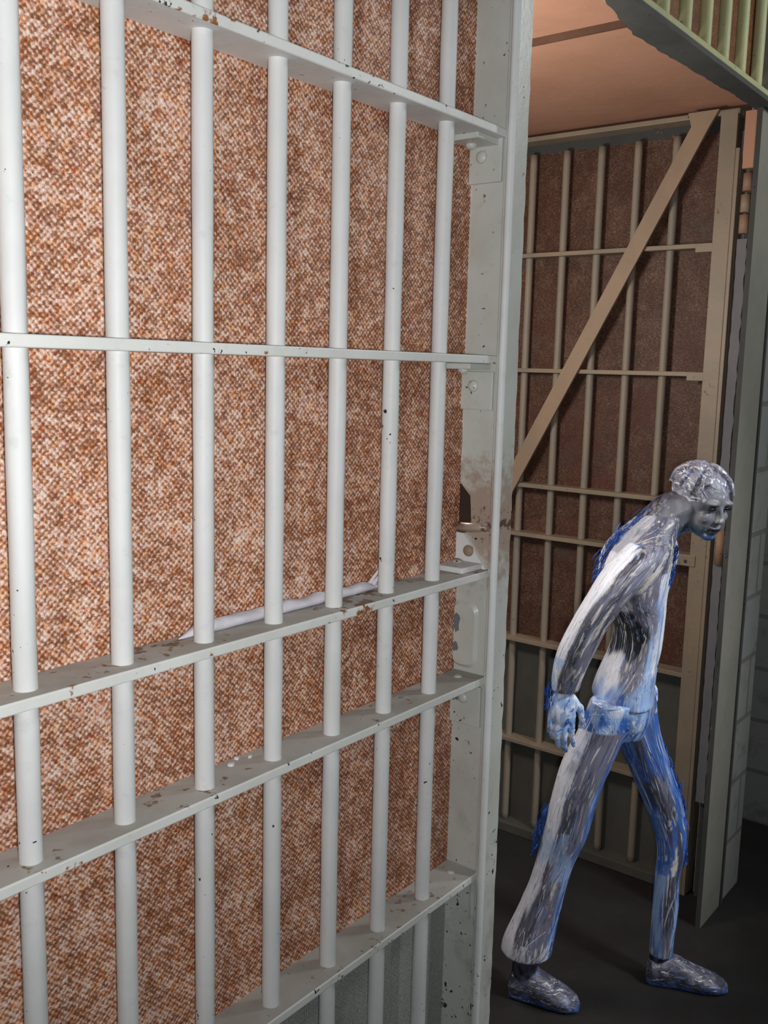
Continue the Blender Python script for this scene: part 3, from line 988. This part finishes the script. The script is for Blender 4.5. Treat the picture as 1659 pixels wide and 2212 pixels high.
def oil(name, streaks):
    """brushed oil paint: the zones of colour, broken into bristle streaks that run along the limb"""
    n = NT(name)
    at = n.t.nodes.new('ShaderNodeVertexColor')
    at.layer_name = 'paint'
    c = at.outputs['Color']
    if not streaks:
        n.bump(n.noise(160, 3, 0.6), 0.3, 0.002)
        return n.out(c, 0.42, 0.5)
    fl = n.t.nodes.new('ShaderNodeAttribute')
    fl.attribute_name = 'flow'
    fv = fl.outputs['Vector']
    bend = n.math('MULTIPLY', n.math('SUBTRACT', n.noise(9, 2, 0.5, fv), 0.5), 0.020)
    v0 = n.vmath('ADD', fv, n.comb(bend, n.math('MULTIPLY', bend, 0.6), 0.0)).outputs[0]
    v1 = n.vmath('MULTIPLY', v0, (190, 190, 9)).outputs[0]
    v2 = n.vmath('MULTIPLY', v0, (420, 420, 16)).outputs[0]
    v3 = n.vmath('MULTIPLY', v0, (70, 70, 7)).outputs[0]
    a = n.noise(1, 2, 0.6, v1)
    b = n.noise(1, 2, 0.6, n.vmath('ADD', v2, (31, 7, 3)).outputs[0])
    d = n.noise(1, 3, 0.6, n.vmath('ADD', v3, (5, 17, 9)).outputs[0])
    ab = n.math('ADD', n.math('MULTIPLY', a, 0.6), n.math('MULTIPLY', b, 0.4))
    dark = n.math('MULTIPLY', n.step(ab, 0.45, 0.36), n.step(d, 0.42, 0.55))
    m = n.t.nodes.new('ShaderNodeMix')
    m.data_type = 'RGBA'
    m.blend_type = 'MULTIPLY'
    n.set(m.inputs['Factor'], n.math('MULTIPLY', dark, 0.85))
    n.set(m.inputs[6], c)
    m.inputs[7].default_value = (0.28, 0.30, 0.40, 1)
    c = m.outputs[2]
    lightm = n.math('MULTIPLY', n.step(ab, 0.52, 0.62), n.step(n.noise(1, 3, 0.6, n.vmath('ADD', v3, (25, 3, 40)).outputs[0]), 0.44, 0.60))
    c = n.mix(n.math('MULTIPLY', lightm, 0.72), c, (0.74, 0.76, 0.86))
    blue = n.math('MULTIPLY', n.step(n.noise(1, 2, 0.6, n.vmath('ADD', v1, (3, 80, 11)).outputs[0]), 0.60, 0.68), 0.55)
    c = n.mix(blue, c, (0.16, 0.30, 0.66))
    cream = n.math('MULTIPLY', n.step(n.noise(1, 2, 0.6, n.vmath('ADD', n.vmath('MULTIPLY', v0, (110, 110, 7)).outputs[0], (63, 8, 1)).outputs[0]), 0.63, 0.69), 0.8)
    c = n.mix(cream, c, (0.80, 0.75, 0.70))
    n.bump(n.math('ADD', ab, n.math('MULTIPLY', n.math('ADD', lightm, cream), 0.35)), 0.6, 0.004)
    return n.out(c, 0.40, 0.5)


OIL = oil('streaky_oil_paint', True)
OIL2 = oil('thick_oil_paint', False)


def painted(name, me, fn, part, parent):
    me.name = name
    la = me.color_attributes.new('paint', 'FLOAT_COLOR', 'POINT')
    buf = []
    for v in me.vertices:
        buf.extend(fn(v.co, part) + (1.0,))
    la.data.foreach_set('color', buf)
    fa = me.attributes.new('flow', 'FLOAT_VECTOR', 'POINT')
    fb = []
    for v in me.vertices:
        co = v.co
        if part in ('shirt', 'trousers'):
            nm, rows = limb_of(co, part)
            cx, cy, rx, lean = row_at(rows, co.z)
            if nm == 'hip':
                fb.extend((co.x * 0.55 + 2, co.y * 0.55, co.z * 4 + co.x * 3))
            else:
                fb.extend((co.x - cx + {'near_leg': 0.0, 'far_leg': 1.0, 'torso': 3.0, 'near_arm': 4.0, 'far_arm': 5.0}[nm], co.y - cy, co.z))
        elif part == 'hair':
            q = HI @ co
            fb.extend((math.atan2(q.y, q.z + 0.02) * 0.07, 0.0, q.x * 1.5 + 7))
        elif part == 'shoe':
            fb.extend((co.y * 0.5, co.z * 0.8, co.x * 3))
        else:
            fb.extend((co.x * 0.45, co.y * 0.45, co.z * 5))
    fa.data.foreach_set('vector', fb)
    me.materials.clear()
    me.materials.append(OIL2 if part == 'body' else OIL)
    o = bpy.data.objects.new(name, me)
    COL.objects.link(o)
    o.parent = parent
    return o


# ---- head frame: face turned towards the corridor, bowed
HC = Vector((0.120, -0.02, 1.367))
yaw, pit = math.radians(-64), math.radians(14)
HM = Matrix.Translation(HC) @ Matrix.Rotation(yaw, 4, 'Z') @ Matrix.Rotation(pit, 4, 'Y') @ Matrix.Scale(0.83, 4)
HI = HM.inverted()


def head(bm):
    ell(bm, HM, (-0.012, 0, 0.020), (0.090, 0.072, 0.076))
    ell(bm, HM, (0.026, 0, -0.040), (0.052, 0.054, 0.062))
    ell(bm, HM, (0.052, 0, -0.086), (0.022, 0.026, 0.018))
    ell(bm, HM, (0.005, 0, -0.062), (0.045, 0.050, 0.030))
    chain(bm, [(0.074, 0, 0.010), (0.084, 0, -0.012), (0.090, 0, -0.027)], [0.006, 0.007, 0.0088], M=HM)
    for sg in (-1, 1):
        ell(bm, HM, (0.070, 0.026 * sg, 0.022), (0.014, 0.022, 0.008))
        ell(bm, HM, (0.054, 0.034 * sg, -0.026), (0.018, 0.019, 0.019))
        ell(bm, HM, (0.084, 0.009 * sg, -0.032), (0.008, 0.007, 0.006))
        ell(bm, HM, (-0.004, 0.072 * sg, -0.008), (0.017, 0.009, 0.029))
    ell(bm, HM, (0.076, 0, -0.056), (0.010, 0.022, 0.005))
    ell(bm, HM, (0.074, 0, -0.067), (0.010, 0.018, 0.006))


bm = bmesh.new()
loft(bm, TORSO, scale=0.90)
loft(bm, NEAR_LEG, scale=0.80)
loft(bm, FAR_LEG, scale=0.84)
loft(bm, NEAR_ARM, scale=0.84, k=0.95)
loft(bm, FAR_ARM, scale=0.84)
chain(bm, [(0.008, -0.003, 1.290), (0.042, -0.008, 1.332), (0.075, -0.012, 1.352)], [0.058, 0.055, 0.050])
head(bm)
# ankles into the shoes
chain(bm, [(-0.268, -0.026, 0.15), (-0.270, -0.022, 0.06)], [0.036, 0.034])
chain(bm, [(0.122, 0.060, 0.10), (0.118, 0.060, 0.05)], [0.029, 0.029])
# near hand, hanging and slightly curled
ell(bm, Matrix(), (-0.228, -0.134, 0.862), (0.036, 0.017, 0.050))
for (kx, kz, ln, r0) in ((-0.200, 0.826, 0.074, 0.0072), (-0.2185, 0.819, 0.082, 0.0075), (-0.237, 0.822, 0.076, 0.0072), (-0.2555, 0.832, 0.062, 0.0064)):
    chain(bm, [(kx, -0.134, kz + 0.016), (kx - 0.001, -0.133, kz - ln * 0.36), (kx + 0.003, -0.126, kz - ln * 0.70), (kx + 0.010, -0.114, kz - ln * 0.96)], [r0 * 1.12, r0 * 1.04, r0 * 0.95, r0 * 0.82])
chain(bm, [(-0.204, -0.132, 0.884), (-0.182, -0.128, 0.856), (-0.174, -0.122, 0.826), (-0.176, -0.116, 0.806)], [0.012, 0.0095, 0.0085, 0.007])
# far hand, resting against the front of the hip
ell(bm, Matrix(), (0.030, 0.118, 0.830), (0.030, 0.016, 0.042))
for i, (kx, ln) in enumerate(((0.050, 0.070), (0.034, 0.078), (0.0175, 0.073), (0.002, 0.060))):
    chain(bm, [(kx, 0.117, 0.812), (kx + 0.001, 0.116, 0.792 - ln * 0.25), (kx - 0.005, 0.110, 0.792 - ln * 0.58), (kx - 0.012, 0.100, 0.792 - ln * 0.82)], [0.0078, 0.0074, 0.0068, 0.006])
chain(bm, [(0.052, 0.112, 0.855), (0.068, 0.104, 0.832), (0.070, 0.098, 0.806)], [0.011, 0.009, 0.0072])
body_me = fuse(bm, 0.0034, 3)
body = painted('body', body_me, skin_at, 'body', PR)

# ---- clothes
bm = bmesh.new()
loft(bm, [q for q in TORSO if q[2] >= 0.87], grow=0.004)
loft(bm, [(-0.046, 0, 0.846, 0.073, 0.129), (-0.044, 0, 0.877, 0.0685, 0.122), (-0.031, 0, 0.940, 0.059, 0.110)], grow=0.004)
loft(bm, NEAR_ARM, grow=0.002, k=0.95)
loft(bm, FAR_ARM, grow=0.002)
shirt = painted('shirt', fuse(bm, 0.0048, 3), paint_at, 'shirt', PR)
bm = bmesh.new()
loft(bm, [q for q in TORSO if q[2] < 0.90], grow=0.001)
loft(bm, NEAR_LEG, k=1.0)
loft(bm, FAR_LEG, k=1.0)
trousers = painted('trousers', fuse(bm, 0.0048, 3), paint_at, 'trousers', PR)


def shoe(heel, toe, wd, hgt):
    bm = bmesh.new()
    heel, toe = Vector(heel), Vector(toe)
    d = toe - heel
    side = Vector((-d.y, d.x, 0)).normalized()
    rings = []
    prof = [(0.0, 0.45, 0.62), (0.05, 0.78, 0.88), (0.18, 0.86, 1.0), (0.36, 0.84, 0.98), (0.52, 0.94, 0.78), (0.70, 1.0, 0.60), (0.86, 0.86, 0.47), (0.95, 0.60, 0.36), (1.0, 0.28, 0.22)]
    for t, ww, hh in prof:
        c = heel + d * t
        ring = []
        for k in range(16):
            a = 2 * math.pi * k / 16
            ring.append(bm.verts.new((c + side * (math.cos(a) * wd * ww)).to_tuple()[:2] + (max(0.001, hgt * hh * (0.5 + 0.5 * math.sin(a)) if math.sin(a) > -0.4 else 0.001),)))
        rings.append(ring)
    for a, b in zip(rings, rings[1:]):
        for k in range(16):
            bm.faces.new((a[k], a[(k + 1) % 16], b[(k + 1) % 16], b[k]))
    bm.faces.new(rings[0][::-1]); bm.faces.new(rings[-1])
    me = fuse(bm, 0.0040, 2)
    zmin = min(v.co.z for v in me.vertices)
    for v in me.vertices:
        v.co.z -= zmin - 0.0005
    return me


shoe_n = painted('shoe', shoe((-0.305, -0.005, 0), (-0.128, -0.075, 0), 0.046, 0.095), shoe_at, 'shoe', PR)
shoe_f = painted('shoe', shoe((0.086, 0.066, 0), (0.300, 0.020, 0), 0.044, 0.088), shoe_at, 'shoe', PR)

bm = bmesh.new()
ell(bm, HM, (-0.021, 0, 0.029), (0.094, 0.0775, 0.0755))
ell(bm, HM, (-0.056, 0, -0.030), (0.048, 0.062, 0.062))
ell(bm, HM, (-0.048, 0, -0.072), (0.046, 0.054, 0.050))
for sg in (-1, 1):
    ell(bm, HM, (-0.030, 0.066 * sg, -0.002), (0.036, 0.018, 0.045))
rg = random.Random(21)
for i in range(46):          # loose tufts
    a = rg.uniform(-2.6, 2.6)
    t0 = rg.uniform(0.05, 0.55)
    pts = []
    for j in range(4):
        t = t0 + j * 0.16
        rr = 1.03
        pts.append((-0.020 - 0.100 * rr * math.cos(a) * math.sin(t * 1.5) * 1.0, 0.083 * rr * math.sin(a) * math.sin(t * 1.5), 0.030 + 0.082 * rr * math.cos(t * 1.5)))
    chain(bm, pts, [0.005, 0.006, 0.005, 0.003], 6, M=HM)
hair = painted('hair', fuse(bm, 0.0034, 1), hair_at, 'hair', PR)

EYE_M = NT('dark_eye_paint').out((0.006, 0.006, 0.008), 0.3, 0.5)
for sg in (-1, 1):
    bm = bmesh.new()
    ell(bm, HM, (0.0735, 0.030 * sg, 0.006), (0.006, 0.014, 0.0055))
    obj('eye', bm, EYE_M, PR)


# ---- raised brush strokes lying on the clothes
def strokes(name, host, n, pick, seed, length, width, height, jitter=0.2, region=None, parent=None, under=None, part=None):
    rg = random.Random(seed)
    me = host.data
    vs = [v.co.copy() for v in me.vertices]
    tree = BVHTree.FromPolygons(vs, [tuple(p.vertices) for p in me.polygons])
    bm = bmesh.new()
    lay = bm.verts.layers.float_color.new('paint')
    made = tries = 0
    while made < n and tries < n * 40:
        tries += 1
        c = vs[rg.randrange(len(vs))]
        if region and not region(c, rg):
            continue
        got = pick(c, rg)
        if got is None:
            continue
        col, tang = got
        if under:
            col = lerp(under(c, part), col, 0.5)
        hit = tree.find_nearest(c)
        nrm = hit[1]
        tg = Vector(tang)
        tg = (tg - nrm * tg.dot(nrm))
        if tg.length < 1e-4:
            continue
        tg.normalize()
        tg = Matrix.Rotation(rg.gauss(0, jitter), 3, nrm) @ tg
        L = rg.uniform(*length)
        W = rg.uniform(*width)
        bend = rg.gauss(0, 0.35)
        m = 7
        prev = None
        p = c - tg * L * 0.5
        rows = []
        for i in range(m):
            t = i / (m - 1)
            h = tree.find_nearest(p)
            if h[0] is None:
                break
            p, nn = h[0], h[1]
            sd = nn.cross(tg).normalized()
            ww = W * (0.25 + 0.75 * math.sin(math.pi * min(1, t * 0.85 + 0.12))) * (1 + 0.3 * rg.uniform(-1, 1))
            hh = height * (0.5 + 0.8 * rg.random())
            rows.append((p - sd * ww - nn * 0.0015, p - sd * ww * 0.45 + nn * hh, p + sd * ww * 0.35 + nn * hh * rg.uniform(0.5, 1.0), p + sd * ww - nn * 0.0015))
            tg = (tg - nn * tg.dot(nn)).normalized()
            tg = Matrix.Rotation(bend / m, 3, nn) @ tg
            p = p + tg * L / (m - 1)
        if len(rows) < m:
            continue
        vr = []
        for rw in rows:
            tw = rg.uniform(0.82, 1.1)
            q = [bm.verts.new(x) for x in rw]
            for v in q:
                k = tw * rg.uniform(0.9, 1.08)
                v[lay] = (col[0] * k, col[1] * k, col[2] * k, 1)
            vr.append(q)
        for a, b in zip(vr, vr[1:]):
            for k in range(3):
                bm.faces.new((a[k], a[k + 1], b[k + 1], b[k])).smooth = True
            bm.faces.new((a[3], a[0], b[0], b[3]))
        bm.faces.new(vr[0][::-1]); bm.faces.new(vr[-1])
        made += 1
    o = obj(name, bm, OIL2, parent or host)
    o['kind'] = 'stuff'
    return o


def pick_cloth(part):
    def fn(c, rg):
        nm, rows = limb_of(c, part)
        cx, cy, rx, lean = row_at(rows, c.z)
        s = (c.x - cx) / max(rx, 0.01)
        q = rg.random()
        tang = (lean, 0, 1.0)
        if nm == 'near_leg':
            if s < -0.5: col = P_WHITE if q < 0.8 else P_LBLUE
            elif s > 0.5: col = P_BLUE if q < 0.45 else (P_LBLUE if q < 0.85 else P_WHITE)
            else: col = P_LAV if q < 0.55 else (P_CREAM if q < 0.63 else (P_SLATE if q < 0.96 else P_WHITE))
            if c.z < 0.16 and q < 0.5: col = P_WHITE
        elif nm == 'far_leg':
            if abs(s) > 0.45: col = P_BLUE if q < 0.6 else (P_LBLUE if q < 0.9 else P_DBLUE)
            else: col = P_SLATE if q < 0.55 else (P_LAV if q < 0.85 else P_CREAM)
        elif nm == 'hip':
            col = P_LBLUE if q < 0.4 else (P_BLUE if q < 0.7 else (P_WHITE if q < 0.85 else P_LAV))
            tang = (rg.uniform(-1, 1), 0.3, rg.uniform(-0.6, 1))
        elif nm == 'torso':
            if s < -0.5: col = P_WHITE if q < 0.7 else P_LBLUE
            elif s > 0.35 and c.z < 1.18: col = P_LBLUE if q < 0.5 else (P_WHITE if q < 0.85 else P_BLUE)
            else: col = P_LAV if q < 0.4 else (P_CREAM if q < 0.6 else (P_SLATE if q < 0.85 else P_WHITE))
            tang = (lean * 1.0 + 0.35, 0, 1.0)
        elif nm == 'near_arm':
            if s < -0.45: col = P_WHITE if q < 0.75 else P_LBLUE
            elif s > 0.6: col = P_CREAM if q < 0.4 else P_SLATE
            else: col = P_LAV if q < 0.45 else (P_SLATE if q < 0.75 else (P_CREAM if q < 0.92 else P_WHITE))
        else:
            col = P_LBLUE if q < 0.5 else (P_WHITE if q < 0.8 else P_BLUE)
        return col, tang
    return fn


strokes('brush_strokes', shirt, 150, pick_cloth('shirt'), 11, (0.03, 0.10), (0.0015, 0.0055), 0.0006, 0.08, under=paint_at, part='shirt')
strokes('brush_strokes', trousers, 150, pick_cloth('trousers'), 12, (0.04, 0.13), (0.0015, 0.0050), 0.0006, 0.05, under=paint_at, part='trousers')


def pick_hair(c, rg):
    q = HI @ c
    if q.x > 0.075 and q.z < 0.05:
        return None
    d = HM.to_3x3() @ Vector((-q.z - 0.02, 0.15 * rg.uniform(-1, 1), q.x + 0.02))
    x = rg.random()
    return (P_WHITE if x < 0.30 else (P_LAV if x < 0.6 else (P_SLATE if x < 0.85 else P_CREAM))), d


strokes('brush_strokes', hair, 60, pick_hair, 13, (0.025, 0.06), (0.0015, 0.0042), 0.0010, 0.14, under=hair_at)


def pick_shoe(c, rg):
    if c.z < 0.006:
        return None
    x = rg.random()
    return (P_SLATE if x < 0.4 else (P_LAV if x < 0.72 else (P_BLUE if x < 0.86 else P_WHITE))), (1, -0.3, 0.0)


for sh, sd in ((shoe_n, 14), (shoe_f, 15)):
    strokes('brush_strokes', sh, 26, pick_shoe, sd, (0.02, 0.05), (0.0015, 0.004), 0.0008, 0.2, under=shoe_at)


def pick_hand(c, rg):
    if not (0.75 < c.z < 0.90 and c.x < -0.16):
        return None
    x = rg.random()
    return (P_WHITE if x < 0.45 else (P_LBLUE if x < 0.8 else P_BLUE)), (0.1, 0, 1)


strokes('brush_strokes', body, 26, pick_hand, 16, (0.015, 0.04), (0.0012, 0.0028), 0.0014, 0.25)


# ---- thick dark-blue dabs standing proud of the back, knees, hand and chin
def dabs(name, host, spots, seed):
    """bristle-thin ridges of dark blue paint dragged along a contour: (start, end, spread)"""
    rg = random.Random(seed)
    bm = bmesh.new()
    lay = bm.verts.layers.float_color.new('paint')
    for (a, b, rad) in spots:
        a, b = Vector(a), Vector(b)
        L = (b - a).length
        ax = (b - a).normalized()
        side = Vector((-ax.z, 0, ax.x))
        n = int(150 * L / 0.12 * rad / 0.02)
        for i in range(n):
            t = rg.uniform(-0.05, 0.95)
            k = 0.25 + 0.75 * math.sin(math.pi * max(0.0, min(1.0, t)))
            off = rg.gauss(0, rad * 0.42 * k)
            p = a.lerp(b, t) + side * off + Vector((0, rg.gauss(0, 0.008), 0))
            ln = rg.uniform(0.015, 0.045)
            w = rg.uniform(0.0008, 0.0019)
            dr = (ax + side * rg.gauss(0, 0.045) + Vector((0, rg.gauss(0, 0.08), 0))).normalized()
            e1 = dr.cross(Vector((0, 1, 0))).normalized()
            e2 = dr.cross(e1)
            col = P_DBLUE if rg.random() < 0.7 else P_BLUE
            kk = rg.uniform(0.75, 1.2)
            prev = None
            for j, sc in enumerate((0.3, 1.0, 0.9, 0.2)):
                c = p + dr * ln * j / 3 + side * 0.003 * math.sin(j * 1.4 + i)
                ring = [bm.verts.new(c + e1 * w * sc * math.cos(m * 2.0944) + e2 * w * sc * math.sin(m * 2.0944)) for m in range(3)]
                for v in ring:
                    v[lay] = (col[0] * kk, col[1] * kk, col[2] * kk, 1)
                if prev:
                    for m in range(3):
                        bm.faces.new((prev[m], prev[(m + 1) % 3], ring[(m + 1) % 3], ring[m]))
                else:
                    bm.faces.new(ring[::-1])
                prev = ring
            bm.faces.new(prev)
    o = obj(name, bm, OIL2, host)
    o['kind'] = 'stuff'
    return o


dabs('blue_paint_smear', shirt, [((-0.143, -0.02, 1.155), (-0.092, -0.02, 1.272), 0.020), ((-0.098, -0.02, 1.262), (0.004, -0.01, 1.350), 0.014), ((0.066, 0.0, 1.255), (0.060, 0.01, 1.165), 0.012)], 31)
dabs('blue_paint_smear', trousers, [((-0.268, -0.055, 0.43), (-0.243, -0.055, 0.55), 0.014), ((0.085, 0.06, 0.70), (0.150, 0.06, 0.53), 0.013), ((0.152, 0.06, 0.54), (0.166, 0.055, 0.36), 0.013), ((-0.19, -0.045, 0.40), (-0.205, -0.04, 0.27), 0.009)], 32)
dabs('blue_paint_smear', body, [((-0.262, -0.134, 0.845), (-0.262, -0.134, 0.905), 0.014)], 33)
